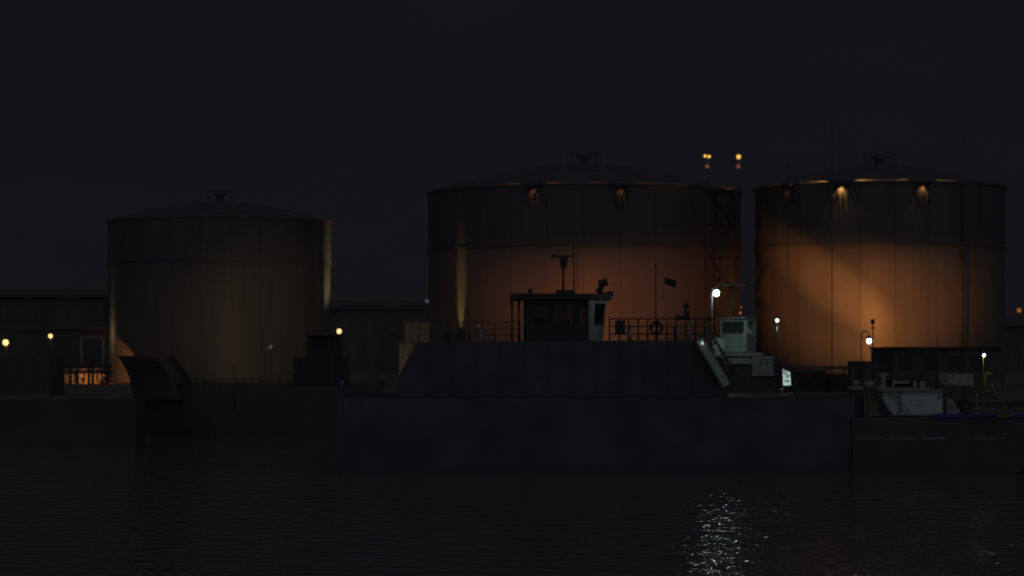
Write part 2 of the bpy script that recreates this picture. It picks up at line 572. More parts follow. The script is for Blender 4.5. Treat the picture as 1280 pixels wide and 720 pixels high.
barn(flood(402, 168, 2.3, P(354, 410, 207), 3300, (1, .60, .33), 44, 0.9, 'floodlight behind the barge deckhouse, aimed at the dim tank'), 0.80, 0.60)


# ------------------------------------------------------------------ lamp posts
def lamp_post(px, py, D, m, rad, label, base_z=QZ, arm=0.0, pole_px=None, pole_mat='steel', group='lamps lit along the quay', sq=(1, 1, 1.1), name='lamp_post', pole_r=0.045):
    c = P(px, py, D)
    ppx = px if pole_px is None else pole_px
    x = X(ppx, D)
    yy = D + (0.0 if ppx != px else rad + 0.06)
    r = thing(name, label, 'lamp post', (x, yy, base_z), group)
    p = MB()
    zt = c.z + (rad + 0.12)
    p.path([(x, yy, base_z), (x, yy, zt - 0.1), (x, yy, zt), (c.x, yy if ppx == px else D, zt)] if ppx != px else [(x, yy, base_z), (x, yy, zt)], pole_r, 8)
    if ppx == px:
        p.tube((x, yy, zt), (x, D, zt), pole_r * 0.8, 8)
    part('pole', p, M[pole_mat], r)
    part('lamp_cap', MB().lathe((c.x, c.y), [(rad * 0.25, c.z + rad * 1.65), (rad * 0.9, c.z + rad * 1.15), (rad * 0.95, c.z + rad * 0.95)], 14), M['dark_steel'], r)
    part('lamp_globe', MB().ball(c, rad, 18, 10, sq), m, r)
    return r


lamp_post(7, 428, 232, M['lamp_yellow'], 0.27, 'large yellow lamp at the far left edge, brightest on that side', group='warm lamps on the quay')
lamp_post(63, 420, 215, M['lamp_warm'], 0.18, 'small warm lamp above the pipes, right of the large yellow lamp', group='warm lamps on the quay')
lamp_post(424, 414, 181, M['lamp_warm'], 0.18, 'warm white lamp between the dim tank and the trapezoid boat', group='warm lamps on the quay')
lamp_post(1274, 388, 260, M['beacon'], 0.22, 'faint amber lamp at the far right edge beyond the orange tank', group='warm lamps on the quay')



def slit(o, k):
    o.scale = (k, 1, 1)
    return o


slit(flood_lamp(flood(602, 246, 7.5, (X(408, 212.5), 212.5, 14.6), 5200, (1, .74, .34), 21, 0.7, 'floodlight behind the reddish tank, shining back past the dim tank')), 0.35)
slit(flood_lamp(flood(17, 222, 6.0, (X(163, 210.3), 210.3, 11.0), 330, (1, .66, .32), 60, 0.9, 'floodlight by the shed, grazing the left side of the dim tank')), 0.05)

# gooseneck with a hooded lamp left of the trapezoid boat
r = thing('lamp_post', 'thin bent pole with a hooded lamp, left of the trapezoid boat', 'lamp post', (X(471, 171), 171, QZ), 'lamps lit along the quay')
part('pole', MB().path([(X(471, 171), 171, QZ), P(471, 416, 171), P(489, 417, 171)], 0.055, 8), M['steel'], r)
hd = P(490, 420, 171)
part('lamp_cap', MB().box(hd.x - .22, hd.x + .22, hd.y - .16, hd.y + .16, hd.z + .0, hd.z + .14, .05), M['dark_steel'], r)
slit(spot('lamp', hd + Vector((.30, 0, .0)), (X(581, 170.4), 170.4, 9.4), 420, (1, .62, .17), 62, 0.7, .06, r), 0.13)

# ------------------------------------------------------------------ stair tower between the tanks, with two lamp poles on top
D = 166.0
x0, x1 = X(884, D), X(923, D)
r = thing('stair_tower', 'dark lattice stair tower between the reddish and orange tanks, four small lamps on top', 'stair tower', ((x0 + x1) / 2, D + 1.1, QZ))
ztop = Z(236, D)
for xx in (x0, x1):
    for yy in (D, D + 2.2):
        tall = Z(190, D) if yy == D else ztop
        part('post', MB().tube((xx, yy, QZ), (xx, yy, tall), 0.05, 8), M['dark_steel'], r)
nl = 6
for k in range(nl + 1):
    zz = QZ + 0.2 + (ztop - QZ - 0.4) * k / nl
    part('landing', MB().box(x0 + .06, x1 - .06, D + .06, D + 2.14, zz, zz + .06), M['dark_steel'], r)
for k in range(nl):
    za = QZ + 0.26 + (ztop - QZ - 0.4) * k / nl
    zb = QZ + 0.2 + (ztop - QZ - 0.4) * (k + 1) / nl
    sg = (x0 + .3, x1 - .3) if k % 2 == 0 else (x1 - .3, x0 + .3)
    yy = D + (0.5 if k % 2 == 0 else 1.6)
    fl = part('stair_flight', MB().quad([(sg[0], yy, za), (sg[1], yy, zb), (sg[1], yy, zb + .22), (sg[0], yy, za + .22)], 0, 1, 0, 1, .06).quad([(sg[0], yy + .7, za), (sg[1], yy + .7, zb), (sg[1], yy + .7, zb + .22), (sg[0], yy + .7, za + .22)], 0, 1, 0, 1, .06), M['dark_steel'], r)
    for j in range(9):
        u = (j + .5) / 9
        xx = sg[0] + (sg[1] - sg[0]) * u; zz = za + (zb - za) * u + .12
        part('tread', MB().box(xx - .12, xx + .12, yy + .02, yy + .68, zz, zz + .03), M['dark_steel'], fl)
    part('brace', MB().tube((x0, D, za), (x1, D, zb), .025, 6), M['dark_steel'], r)
for px_, a, c in ((884, ((-2.6, 0), (2.4, .6)), 208), (923, ((.3, 1.0),), 208)):
    for dx_, dz_ in a:
        q = P(px_ + dx_, 195 + dz_, D - .15)
        part('lamp_globe', MB().ball(q, .11 if len(a) > 1 else .16, 14, 8), M['lamp_amber'], r)
    q = P(px_, c, D - .12)
    part('signal_lamp', MB().ball(q, .13, 12, 8), M['lamp_red'], r)
    part('lamp_bracket', MB().box(X(px_ - 4, D), X(px_ + 4, D), D - .14, D + .14, Z(190.5, D), Z(189.5, D)), M['dark_steel'], r)

# ------------------------------------------------------------------ far background
def shed(name, x0, x1, y0, y1, z0, zt, m, label, roof_rise=0.0, windows=0):
    r = thing(name, label, 'building', ((x0 + x1) / 2, (y0 + y1) / 2, z0))
    wl = part('wall', MB().box(x0, x1, y0, y1, z0, zt), m, r)
    if roof_rise > 0:
        ym = (y0 + y1) / 2
        mb = MB()
        mb._add([(x0 - .4, y0 - .5, zt), (x1 + .4, y0 - .5, zt), (x1 + .4, ym, zt + roof_rise), (x0 - .4, ym, zt + roof_rise), (x1 + .4, y1 + .5, zt), (x0 - .4, y1 + .5, zt),
                 (x0 - .4, y0 - .5, zt + .15), (x1 + .4, y0 - .5, zt + .15), (x1 + .4, ym, zt + roof_rise + .15), (x0 - .4, ym, zt + roof_rise + .15), (x1 + .4, y1 + .5, zt + .15), (x0 - .4, y1 + .5, zt + .15)],
                [[0, 1, 2, 3], [3, 2, 4, 5], [6, 7, 8, 9], [9, 8, 10, 11], [0, 1, 7, 6], [5, 4, 10, 11], [1, 2, 8, 7], [2, 4, 10, 8], [0, 3, 9, 6], [3, 5, 11, 9]])
        part('roof', mb, M['cladding'], r)
    else:
        part('roof', MB().box(x0 - .25, x1 + .25, y0 - .25, y1 + .25, zt + .003, zt + .22), M['steel'], r)
    for i in range(windows):
        xx = x0 + (x1 - x0) * (i + .5) / windows
        f = part('window', MB().box(xx - .9, xx + .9, y0 - .05, y0 - .004, zt - 2.6, zt - 1.2), M['steel'], wl)
    return r


D = 236
shed('warehouse', X(-140, D), X(134, D), D, D + 14, QZ, Z(412, D), M['cladding'], 'low dark shed with a pale roof edge left of the dim tank')
D = 330
shed('warehouse', X(-260, D), X(131, D), D, D + 30, QZ, Z(372, D), M['cladding'], 'tall dark warehouse rising behind the low shed at far left', 1.4)
D = 300
shed('warehouse', X(409, D), X(552, D), D, D + 25, QZ, Z(386, D), M['cladding'], 'dark warehouse in the gap between the dim and reddish tanks', 1.2)
D = 340
shed('warehouse', X(1240, D), X(1480, D), D, D + 25, QZ, Z(408, D), M['cladding'], 'dark warehouse beyond the orange tank at the right edge', 1.2)

# ------------------------------------------------------------------ pipe loops and pipe rack, left
def pipe_loop(px0, px1, pyt, pyb, D, label, m='steel', rr=.07):
    x0, x1 = X(px0, D), X(px1, D)
    r = thing('pipe_loop', label, 'pipe loop', ((x0 + x1) / 2, D, QZ), 'upright pipe loops by the tanks')
    zt = Z(pyt, D)
    part('pipe', MB().path([(x0, D, QZ), (x0, D, zt), (x1, D, zt), (x1, D, QZ)], rr, 10), M[m], r)
    for xx in (x0, x1):
        part('flange', MB().lathe((xx, D), [(rr * 1.05, QZ + .5), (rr * 2, QZ + .5), (rr * 2, QZ + .58), (rr * 1.05, QZ + .58)], 14, False), M[m], r)
    return r


pipe_loop(102, 129, 422, 478, 204, 'tall square pipe loop above the orange-lit rack', 'grey_white', .09)
pipe_loop(43, 58, 425, 470, 206, 'smaller dim pipe loop left of the small warm lamp')
D = 200
xa, xb = X(68, D), X(136, D)
r = thing('pipe_rack', 'pipe rack with dark posts and orange-lit pipes at the foot of the dim tank', 'pipe rack', ((xa + xb) / 2, D, QZ))
for q in (71, 88, 97, 111, 116, 134):
    part('post', MB().box(X(q, D) - .12, X(q, D) + .12, D - .1, D + .1, QZ, Z(452 if q > 100 else 458, D)), M['dark_steel'], r)
for q, m_, rr in ((458, 'dark_steel', .16), (465, 'steel', .13), (487, 'dark_steel', .16)):
    part('pipe', MB().tube((xa - .3, D + .35, Z(q, D)), (xb + .2, D + .35, Z(q, D)), rr, 10), M[m_], r)
part('pipe', MB().tube((X(112, D), D + 3.2, Z(464.5, D)), (X(129, D), D + 3.2, Z(464.5, D)), .17, 10), M['red'], r, 'short red pipe')
for q in (76, 93, 105, 121):
    part('valve', MB().tube((X(q, D), D + .2, Z(478, D)), (X(q, D), D + .2, Z(464, D)), .09, 8).torus((X(q, D), D, Z(463, D)), .28, .04), M['steel'], r)
D = 204
single('bund_wall', MB().box(X(66, D), X(126, D), D, D + .3, QZ, Z(458, D)), M['orange_wall'], 'short buff wall behind the pipe rack, glowing orange', 'wall', (X(100, D), D, QZ))
D = 204.5
r = thing('cabinet', 'small bright orange-lit cabinet at the right end of the pipe rack', 'cabinet', (X(122.5, D), D, QZ))
bx = part('body', MB().box(X(118, D), X(127.5, D), D - .9, D - .3, QZ, Z(473.5, D), .03), M['orange_wall'], r)
part('door', MB().box(X(119, D), X(126.5, D), D - .93, D - .903, QZ + .15, Z(475, D)), M['orange_wall'], r)
sp = thing('flood_light', 'low sodium lamp among the pipe rack posts', 'floodlight', (X(104, 202.6), 202.6, QZ), 'floodlights washing the tank walls')
part('post', MB().tube((X(104, 202.6), 202.6, QZ), (X(104, 202.6), 202.6, QZ + .35), .05), M['steel'], sp)
part('lamp_housing', MB().box(X(104, 202.6) - .16, X(104, 202.6) + .16, 202.3, 202.45, QZ + .30, QZ + .55), M['dark_steel'], sp)
spot('lamp', (X(104, 202.6), 202.6, QZ + .5), (X(110, 204), 204, QZ + .45), 70, (1, .36, .09), 150, .6, .05, sp).scale = (1, .28, 1)

# olive containers behind the left slope of the trapezoid
def container(px0, px1, pyt, D, depth, m, label, z0=QZ, ribs=8, pyb=None):
    x0, x1 = X(px0, D), X(px1, D)
    zt = Z(pyt, D)
    zb = z0 if pyb is None else Z(pyb, D)
    r = thing('shipping_container', label, 'container', ((x0 + x1) / 2, D + depth / 2, zb), 'steel containers and cabins on the quay')
    part('body', MB().box(x0, x1, D, D + depth, zb, zt), M[m], r)
    for i in range(ribs):
        xx = x0 + (x1 - x0) * (i + .5) / ribs
        part('rib', MB().box(xx - (x1 - x0) / ribs * .22, xx + (x1 - x0) / ribs * .22, D - .04, D - .003, zb + .1, zt - .1), M[m], r)
    return r


container(499, 548, 429, 133, 2.4, 'olive', 'lower olive container behind the left slope of the trapezoid boat', ribs=9)
container(506, 536, 402.5, 133.2, 2.2, 'olive', 'upper olive cabin stacked above the container by the trapezoid boat', z0=Z(428.6, 133), ribs=6)
lp = P(533, 376, 133)
r = thing('signal_pole', 'thin pole with a tiny white glint above the olive cabin', 'pole', (lp.x, 134.0, Z(402.5, 133.2)))
part('pole', MB().tube((lp.x, 134.0, Z(402.5, 133.2)), (lp.x, 134.0, lp.z - .1), .03), M['steel'], r)
part('lamp_globe', MB().ball((lp.x, 134.0, lp.z), .11, 10, 7), M['glint'], r)
sp = thing('flood_light', 'hooded lamp on the quay beside the olive container', 'floodlight', (X(478, 128.95), 129.2, QZ), 'floodlights washing the tank walls')
part('post', MB().tube((X(478, 129), 129.2, QZ), (X(478, 129), 129.2, QZ + 1.0), .05), M['steel'], sp)
part('lamp_housing', MB().box(X(478, 129) - .15, X(478, 129) + .15, 129.05, 129.2, QZ + 1.0, QZ + 1.25), M['dark_steel'], sp)
spot('lamp', (X(478, 129), 129.4, QZ + 1.15), P(516, 425, 133.2), 26, (1, .75, .32), 90, .6, .05, sp)


# ------------------------------------------------------------------ hulls
def hull_mb(x0, x1, y0, y1, zt, zb, bow_left=0.0, bow_right=0.0, sheer=0.0, taper=0.8, n=28):
    """plan outline with pointed or square ends; bow = rake length at deck; sheer lifts the bow"""
    yc = (y0 + y1) / 2; hb = (y1 - y0) / 2
    L = x1 - x0
    mb = MB()
    levels = [(0.0, .97), (.35, .99), (.75, .998), (1.0, 1.0)]
    v = []
    for i in range(n + 1):
        u = i / n
        for zf, bf in levels:
            xl = x0 + bow_left * (1 - zf) ** 1.3
            xr = x1 - bow_right * (1 - zf) ** 1.3
            x = xl + (xr - xl) * u
            h = hb * bf
            if bow_left > 0: h *= min(1, max(0.02, ((x - xl) / (L * .28)))) ** (.62)
            if bow_right > 0: h *= min(1, max(0.02, ((xr - x) / (L * .28)))) ** (.62)
            s_ = 0
            if bow_left > 0: s_ += sheer * max(0, 1 - u / .35) ** 2
            if bow_right > 0: s_ += sheer * max(0, 1 - (1 - u) / .35) ** 2
            z = zb + (zt + s_ - zb) * zf
            v.append((x, yc - h, z)); v.append((x, yc + h, z))
    k = len(levels) * 2
    f = []
    for i in range(n):
        for j in range(len(levels) - 1):
            a = i * k + 2 * j
            f.append([a, a + k, a + k + 2, a + 2])
            f.append([a + 1, a + 3, a + k + 3, a + k + 1])
        a = i * k + k - 2
        f.append([a, a + k, a + k + 1, a + 1])
        f.append([i * k, i * k + 1, i * k + k + 1, i * k + k])
    for e in (0, n):
        for j in range(len(levels) - 1):
            a = e * k + 2 * j
            f.append([a, a + 2, a + 3, a + 1])
    mb._add(v, f, False)
    return mb


def railing(px0, px1, pyt, pyb, D, n, parent, m='steel', rr=.022, rails=3):
    z0, z1 = Z(pyb, D), Z(pyt, D)
    mb = MB()
    for k in range(rails):
        zz = z1 - (z1 - z0) * k / rails
        mb.tube((X(px0, D), D, zz), (X(px1, D), D, zz), rr, 6)
    ra = part('railing', mb, M[m], parent)
    for i in range(n):
        xx = X(px0 + (px1 - px0) * i / (n - 1), D)
        part('post', MB().tube((xx, D, z0), (xx, D, z1), rr * 1.1, 6), M[m], ra)
    return ra


# ================================================== the trapezoid boat (centre)
D = 88.0
boat = thing('work_boat', 'big dark boat with a trapezoid side wall, small wheelhouse and radar mast in the centre', 'boat', (X(700, 88), 90, 0))
part('hull', hull_mb(X(425, 86), X(1064, 86), 85.2, 94.8, Z(497, 86), -1.0), M['hull_blue'], boat)
part('deck', MB().box(X(428, 86), X(1060, 86), 85.6, 94.4, Z(497, 86) + .004, Z(497, 86) + .03), M['dark_steel'], boat)
tr = part('side_wall', MB().prism_y([(X(494, D), Z(500, D)), (X(497.5, D), Z(472, D)), (X(520, D), Z(428, D)), (X(868, D), Z(425, D)), (X(908, D), Z(484, D)), (X(911, D), Z(500, D))], D, D + 5.6), M['hull_blue'], boat)
for i in range(12):
    q = 535 + i * 30
    part('stiffener', MB().box(X(q, D) - .04, X(q, D) + .04, D - .05, D - .003, Z(496, D), Z(431, D)), M['hull_blue'], tr)
# wheelhouse
wd = 89.0
A = Vector((X(655, wd), wd, 0)); B = Vector((X(736, wd), wd, 0)); Cc = Vector((X(755, wd) + .02, wd + 1.5, 0))
Dd = Vector((Cc.x, wd + 3.1, 0)); E = Vector((A.x, wd + 3.1, 0))
zb_, zm_, zh_, zt_ = Z(428, wd) - .05, Z(403, wd), Z(379, wd), Z(374, wd)
wh = part('wheelhouse', MB().box(A.x + .05, B.x - .05, wd + .08, wd + 3.0, zb_ - .3, zb_ + .02), M['dark_steel'], boat)
def up(p, z, dx=0, dy=0): return Vector((p.x + dx, p.y + dy, z))
rk = .14
faces = [('side', up(A, zb_), up(B, zb_), up(B, zt_, .0), up(A, zt_), [(.08, .33), (.40, .58), (.68, .93)], 'dark_steel'),
         ('front', up(B, zb_), up(Cc, zb_), up(Cc, zt_, rk, -.0), up(B, zt_, .02), [(.34, .93)], 'white'),
         ('end', up(Cc, zb_), up(Dd, zb_), up(Dd, zt_, rk), up(Cc, zt_, rk), [(.12, .88)], 'white'),
         ('back', up(Dd, zb_), up(E, zb_), up(E, zt_), up(Dd, zt_, rk), [(.08, .30), (.40, .62), (.70, .92)], 'dark_steel'),
         ('rear', up(E, zb_), up(A, zb_), up(A, zt_), up(E, zt_), [(.2, .8)], 'dark_steel')]
for nm, bl, br, trr, tl, wins, m_ in faces:
    q = (bl, br, trr, tl)
    v0, v1 = .46, .91
    if nm == 'front': v0 = .42
    mb = MB()
    mb.quad(q, 0, 1, 0, v0, .07)
    mb.quad(q, 0, 1, v1, 1, .07)
    us = [0] + [u for w_ in wins for u in w_] + [1]
    for u0, u1 in zip(us[0::2], us[1::2]):
        mb.quad(q, u0, u1, v0, v1, .07)
    f = part('wall_panel', mb, M[m_], wh)
    for u0, u1 in wins:
        part('window_pane', MB().quad(q, u0 + .005, u1 - .005, v0 + .005, v1 - .005, .012), M['glass'], wh)
part('roof', MB().prism_z([(X(637, wd) , wd - .25), (X(738, wd), wd - .25), (X(766, wd), wd + 1.2), (X(766, wd), wd + 3.3), (X(637, wd), wd + 3.3)], zt_ + .003, Z(367, wd)), M['dark_steel'], wh)
part('chair', MB().box(X(668, wd), X(682, wd), wd + 1.2, wd + 1.7, zb_, Z(398, wd)), M['rubber'], wh)
for q in (640, 648.5):
    part('roof_post', MB().tube((X(q, wd), wd + .1, zb_), (X(q, wd), wd + .1, zt_), .05, 8), M['steel'], wh)
# roof gear
zr = Z(367, wd)
ms = part('mast', MB().tube(P(704, 366, wd + 1.5), P(704, 333, wd + 1.5), .045, 8), M['dark_steel'], boat)
c = P(704.5, 327.5, wd + 1.5)
part('mast_lamp_housing', MB().lathe((c.x, c.y), [(.05, c.z - .26), (.13, c.z - .16), (.17, c.z + .08), (.15, c.z + .2), (.03, c.z + .24)], 14, True, True), M['dark_steel'], ms)
part('radar_scanner', MB().box(X(693, wd), X(717, wd), wd + 1.42, wd + 1.58, Z(319.5, wd), Z(317, wd), .03).box(X(690.5, wd), X(696, wd), wd + 1.40, wd + 1.60, Z(320, wd), Z(316, wd), .03), M['dark_steel'], ms)
part('antenna', MB().tube(P(717.5, 366, wd + 2), P(717.5, 306, wd + 2), .028, 6, .02), M['rubber'], boat)
part('antenna', MB().tube(P(722, 366, wd + 2.2), P(722, 310, wd + 2.2), .012, 6), M['dark_steel'], boat)
part('roof_locker', MB().box(X(696, wd), X(720, wd), wd + 1.1, wd + 2.1, zr + .003, Z(361.5, wd), .1), M['dark_steel'], boat)
part('roof_light', MB().lathe((X(663, wd), wd + .6), [(.05, zr), (.05, zr + .08), (.09, zr + .1), (.07, zr + .2)], 10, True, True), M['dark_steel'], boat)
# fire monitors: post, body, tilted head, horizontal barrel
def monitor(px, pyb, D, flip, parent, head_dx, base_m='dark_steel'):
    mo = part('fire_monitor', MB().tube(P(px, pyb, D), P(px, pyb - 12, D), .09, 10), M[base_m], parent)
    s_ = -1 if flip else 1
    part('monitor_body', MB().tube(P(px - 3 * s_, pyb - 5, D), P(px + head_dx * .7, pyb - 13, D), .13, 10, .11), M['dark_steel'], mo)
    c_ = P(px + head_dx, pyb - 17, D)
    part('monitor_head', MB().tube(c_ + Vector((-.17, 0, -.04)), c_ + Vector((.16, 0, .06)), .14, 12, .15), M['dark_steel'], mo)
    part('monitor_barrel', MB().tube(P(px - 2 * s_, pyb - 3, D), P(px + 13 * s_, pyb - 4, D), .06, 8).tube(P(px + 11 * s_, pyb - 4, D), P(px + 16 * s_, pyb - 4, D), .10, 10, .13), M['dark_steel'], mo)
    return mo
monitor(750, 371, wd + 1.6, False, boat, 4)
# right-hand monitor on a thin post
m2 = part('monitor_post', MB().tube(P(861.5, 427, wd), P(861, 398, wd), .05, 8), M['grey_white'], boat)
part('monitor_body', MB().tube(P(858.5, 400, wd), P(858, 387, wd), .14, 10, .10), M['dark_steel'], m2)
part('monitor_head', MB().ball(P(857.5, 382, wd), .115, 12, 8, (1, 1, 1.15)), M['dark_steel'], m2)
part('monitor_barrel', MB().tube(P(860, 396.5, wd), P(848, 396.5, wd), .055, 8).tube(P(849, 396.5, wd), P(844.5, 396.5, wd), .11, 10), M['dark_steel'], m2)

# deck railing, bollards and boxes along the top
railing(762, 893, 398.5, 427, wd + .6, 12, boat, 'dark_steel', .028)
railing(523, 650, 402.5, 428, wd + .6, 9, boat, 'steel', .016)
for q, z0_, z1_ in ((788, 426, 413), (847.5, 425, 411), (602, 428, 413), (861.6, 425, 416)):
    part('bollard', MB().tube(P(q, z0_, wd - .4), P(q, z1_, wd - .4), .065, 12).ball(P(q, z1_, wd - .4), .07, 10, 6), M['grey_white'], boat)
for q, ww, zz in ((787, 4, 409), (846, 6, 408), (577, 9, 411), (560, 6, 414)):
    part('deck_gear', MB().box(X(q - ww / 2, wd), X(q + ww / 2, wd), wd + .1, wd + .5, Z(427, wd), Z(zz, wd), .05), M['dark_steel'], boat)
part('deck_locker', MB().box(X(769.5, wd), X(782, wd), wd + .2, wd + .54, Z(417, wd), Z(400.5, wd), .04), M['dark_steel'], boat)
part('deck_lamp', MB().ball(P(598.5, 407, wd + .2), .035, 8, 6), M['glint'], boat)
fs = part('flagstaff', MB().tube(P(820, 428, wd + .6), P(819.5, 332, wd + .6), .03, 8, .02).ball(P(819.5, 331.5, wd + .6), .05, 8, 6), M['dark_steel'], boat)
# rigging ladder beside the staff
lad = MB()
for q in (821, 830):
    lad.tube(P(q, 337, wd + .6), P(q - 2, 372, wd + .6), .014, 6)
part('signal_halyard', lad, M['rope'], fs)
# flag: a wind-bent cloth
fl = MB(); vv = []; ff = []
nu, nv = 10, 6
for i in range(nu + 1):
    for j in range(nv + 1):
        u, v_ = i / nu, j / nv
        p_ = P(831 + 14 * u, 346 + 5 * u + 9 * v_ + 1.2 * u * math.sin(3 * v_), wd + .6)
        p_.y += .12 * math.sin(u * 5 + v_)
        vv.append(p_)
for i in range(nu):
    for j in range(nv):
        a = i * (nv + 1) + j
        ff.append([a, a + nv + 1, a + nv + 2, a + 1])
vv2 = [p_ + Vector((0, .012, 0)) for p_ in vv]
fl._add(vv + vv2, ff + [[i + len(vv) for i in f[::-1]] for f in ff], True)
part('flag', fl, M['flag'], fs)
# lifebuoy hangs on the railing: a thing of its own
lc = P(820.5, 410, wd + .48)
r = thing('lifebuoy', 'round lifebuoy hanging on the dark boat railing below the flag', 'lifebuoy', lc)
part('ring', MB().torus(lc, .215, .055, 'Y', 28, 10), M['rubber'], r)
for k in range(4):
    a = PI / 4 + k * PI / 2
    part('grip_band', MB().tube(lc + Vector((.21 * math.cos(a) - .03 * math.sin(a), 0, .21 * math.sin(a) + .03 * math.cos(a))), lc + Vector((.21 * math.cos(a) + .03 * math.sin(a), 0, .21 * math.sin(a) - .03 * math.cos(a))), .062, 10), M['grey_white'], r)

# ================================================== gangway down the right slope
gd = 87.2
g = thing('gangway', 'pale sloping gangway with handrails down the right side of the dark boat', 'gangway', (X(890, gd), gd, Z(500, gd)))
def slab(a, b_, y0, y1, w_, m_, name, parent):
    d_ = (b_ - a).normalized(); n_ = Vector((-d_.z, 0, d_.x)) * w_
    return part(name, MB().prism_y([(a.x, a.z), (b_.x, b_.z), (b_.x + n_.x, b_.z + n_.z), (a.x + n_.x, a.z + n_.z)], y0, y1), M[m_], parent)
a, b_ = P(871, 427, gd), P(905, 484, gd)
slab(a, b_, gd, gd + .05, .24, 'green_white', 'stringer', g)
slab(a + Vector((.0, 0, .0)), b_, gd + .68, gd + .73, .24, 'green_white', 'stringer', g)
for i in range(13):
    u = (i + .5) / 13
    p_ = a.lerp(b_, u)
    part('tread', MB().box(p_.x + .02, p_.x + .26, gd + .055, gd + .675, p_.z + .05, p_.z + .08), M['grey_white'], g)
# side skirt panels
off = Vector((.34, 0, .22))
for i, (u0, u1) in enumerate(((.0, .30), (.32, .64), (.66, 1.0))):
    p0, p1 = a.lerp(b_, u0) + Vector((.05, 0, .03)), a.lerp(b_, u1) + Vector((.05, 0, .03))
    part('side_panel', MB().prism_y([(p0.x, p0.z), (p1.x, p1.z), (p1.x + .26, p1.z + .12), (p0.x + .26, p0.z + .14)], gd + .74, gd + .77), M['green_white'], g)
for yy in (gd + .03, gd + .74):
    up_ = Vector((.52, 0, .40))
    hr = part('handrail', MB().tube(a + up_ + Vector((0, yy - gd, 0)), b_ + up_ + Vector((0, yy - gd, 0)), .025, 8).tube(a + up_ * .6 + Vector((0, yy - gd, 0)), b_ + up_ * .6 + Vector((0, yy - gd, 0)), .018, 8), M['steel'], g)
    for i in range(5):
        p_ = a.lerp(b_, i / 4) + Vector((.05, yy - gd, .05))
        part('post', MB().tube(p_, p_ + up_, .02, 6), M['steel'], hr)
q = P(878, 429, gd - .1)
r = part('bulkhead_lamp', MB().ball(q, .045, 10, 7, (.8, .8, 1.4)), M['lamp_gang'], g)

# ================================================== the small pilot boat with the white wheelhouse (right of centre)
pd = 98.0
pb = thing('pilot_boat', 'small pale boat with a white windowed wheelhouse beside the gangway', 'boat', (X(935, pd), pd + 1.5, 0))
part('hull', hull_mb(X(868, pd), X(1000, pd), pd - 1.8, pd + 3.2, Z(487, pd), -.6, bow_right=.9, sheer=.35), M['hull_black'], pb)
part('deck_house', MB().box(X(880, pd), X(974, pd), pd - .6, pd + 2.4, Z(487, pd), Z(455, pd), .12), M['dark_steel'], pb)
part('sill', MB().box(X(900, pd), X(952, pd), pd - .72, pd + 2.5, Z(445, pd), Z(441, pd)), M['grey_white'], pb)
part('bulwark', MB().quad([P(893, 447, pd - .9), P(906, 447, pd - .9), P(906, 424, pd - .9), P(889, 420, pd - .9)], 0, 1, 0, 1, .05), M['green_white'], pb)
part('cabin_front', MB().box(X(903, pd), X(937, pd), pd - .66, pd - .604, Z(455, pd), Z(447, pd)), M['grey_white'], pb)
part('cabin_side', MB().box(X(938, pd), X(966, pd), pd - .70, pd + 1.2, Z(470, pd), Z(445.5, pd), .06), M['grey_white'], pb)
A = Vector((X(903.5, pd), pd + 1.0, 0)); B = Vector((X(929, pd), pd - .6, 0)); Cc = Vector((X(946, pd), pd + .5, 0))
Dd = Vector((X(940, pd), pd + 2.3, 0)); E = Vector((X(908, pd), pd + 2.6, 0))
zb_, zt_ = Z(441, pd), Z(399, pd)
w2 = part('wheelhouse', MB().prism_z([(p_.x, p_.y) for p_ in (A, B, Cc, Dd, E)], zb_ + .004, zb_ + .06), M['grey_white'], pb)
up2 = lambda p_, z, s_: Vector((p_.x + s_[0], p_.y + s_[1], z))
sh = {'A': (-.02, -.03), 'B': (.08, -.08), 'C': (.06, 0), 'D': (0, 0), 'E': (0, 0)}
for nm, bl, br, sl_, sr_, wins, m_ in (('a', A, B, sh['A'], sh['B'], [(.07, .90)], 'green_white'), ('b', B, Cc, sh['B'], sh['C'], [(.12, .62)], 'green_white'),
                                ('c', Cc, Dd, sh['C'], sh['D'], [(.2, .8)], 'green_white'), ('d', Dd, E, sh['D'], sh['E'], [(.1, .9)], 'green_white'), ('e', E, A, sh['E'], sh['A'], [(.2, .8)], 'green_white')):
    q = (up2(bl, zb_ + .06, (0, 0)), up2(br, zb_ + .06, (0, 0)), up2(br, zt_, sr_), up2(bl, zt_, sl_))
    v0, v1 = .56, .93
    mb = MB().quad(q, 0, 1, 0, v0, .06).quad(q, 0, 1, v1, 1, .06)
    us = [0] + [u for w_ in wins for u in w_] + [1]
    for u0, u1 in zip(us[0::2], us[1::2]):
        mb.quad(q, u0, u1, v0, v1, .06)
    part('wall_panel', mb, M[m_], w2)
    for u0, u1 in wins:
        part('window_pane', MB().quad(q, u0 + .004, u1 - .004, v0 + .004, v1 - .004, .012), M['dark_glass'], w2)
    if nm == 'b':
        part('door', MB().quad([p_ + (Vector((B.y - Cc.y, Cc.x - B.x, 0)).normalized() * -.03) for p_ in q], .3, .85, .03, .5, .025), M['grey_white'], w2)
cen = (A + B + Cc + Dd + E) / 5
part('roof', MB().prism_z([(cen.x + (p_.x - cen.x) * 1.12, cen.y + (p_.y - cen.y) * 1.12) for p_ in (A, B, Cc, Dd, E)], zt_ + .003, zt_ + .09), M['grey_white'], w2)
mst = part('mast', MB().tube(P(917, 397, pd + 1.2), P(917, 355, pd + 1.2), .04, 8), M['steel'], pb)
part('radar_scanner', MB().box(X(900, pd), X(936, pd), pd + 1.1, pd + 1.3, Z(356.5, pd), Z(353.5, pd), .04), M['steel'], mst)
bc = part('beacon_post', MB().tube(Vector((X(926, pd), pd + .6, zt_ + .09)), P(926, 380, pd + .6), .02, 6), M['dark_steel'], pb)
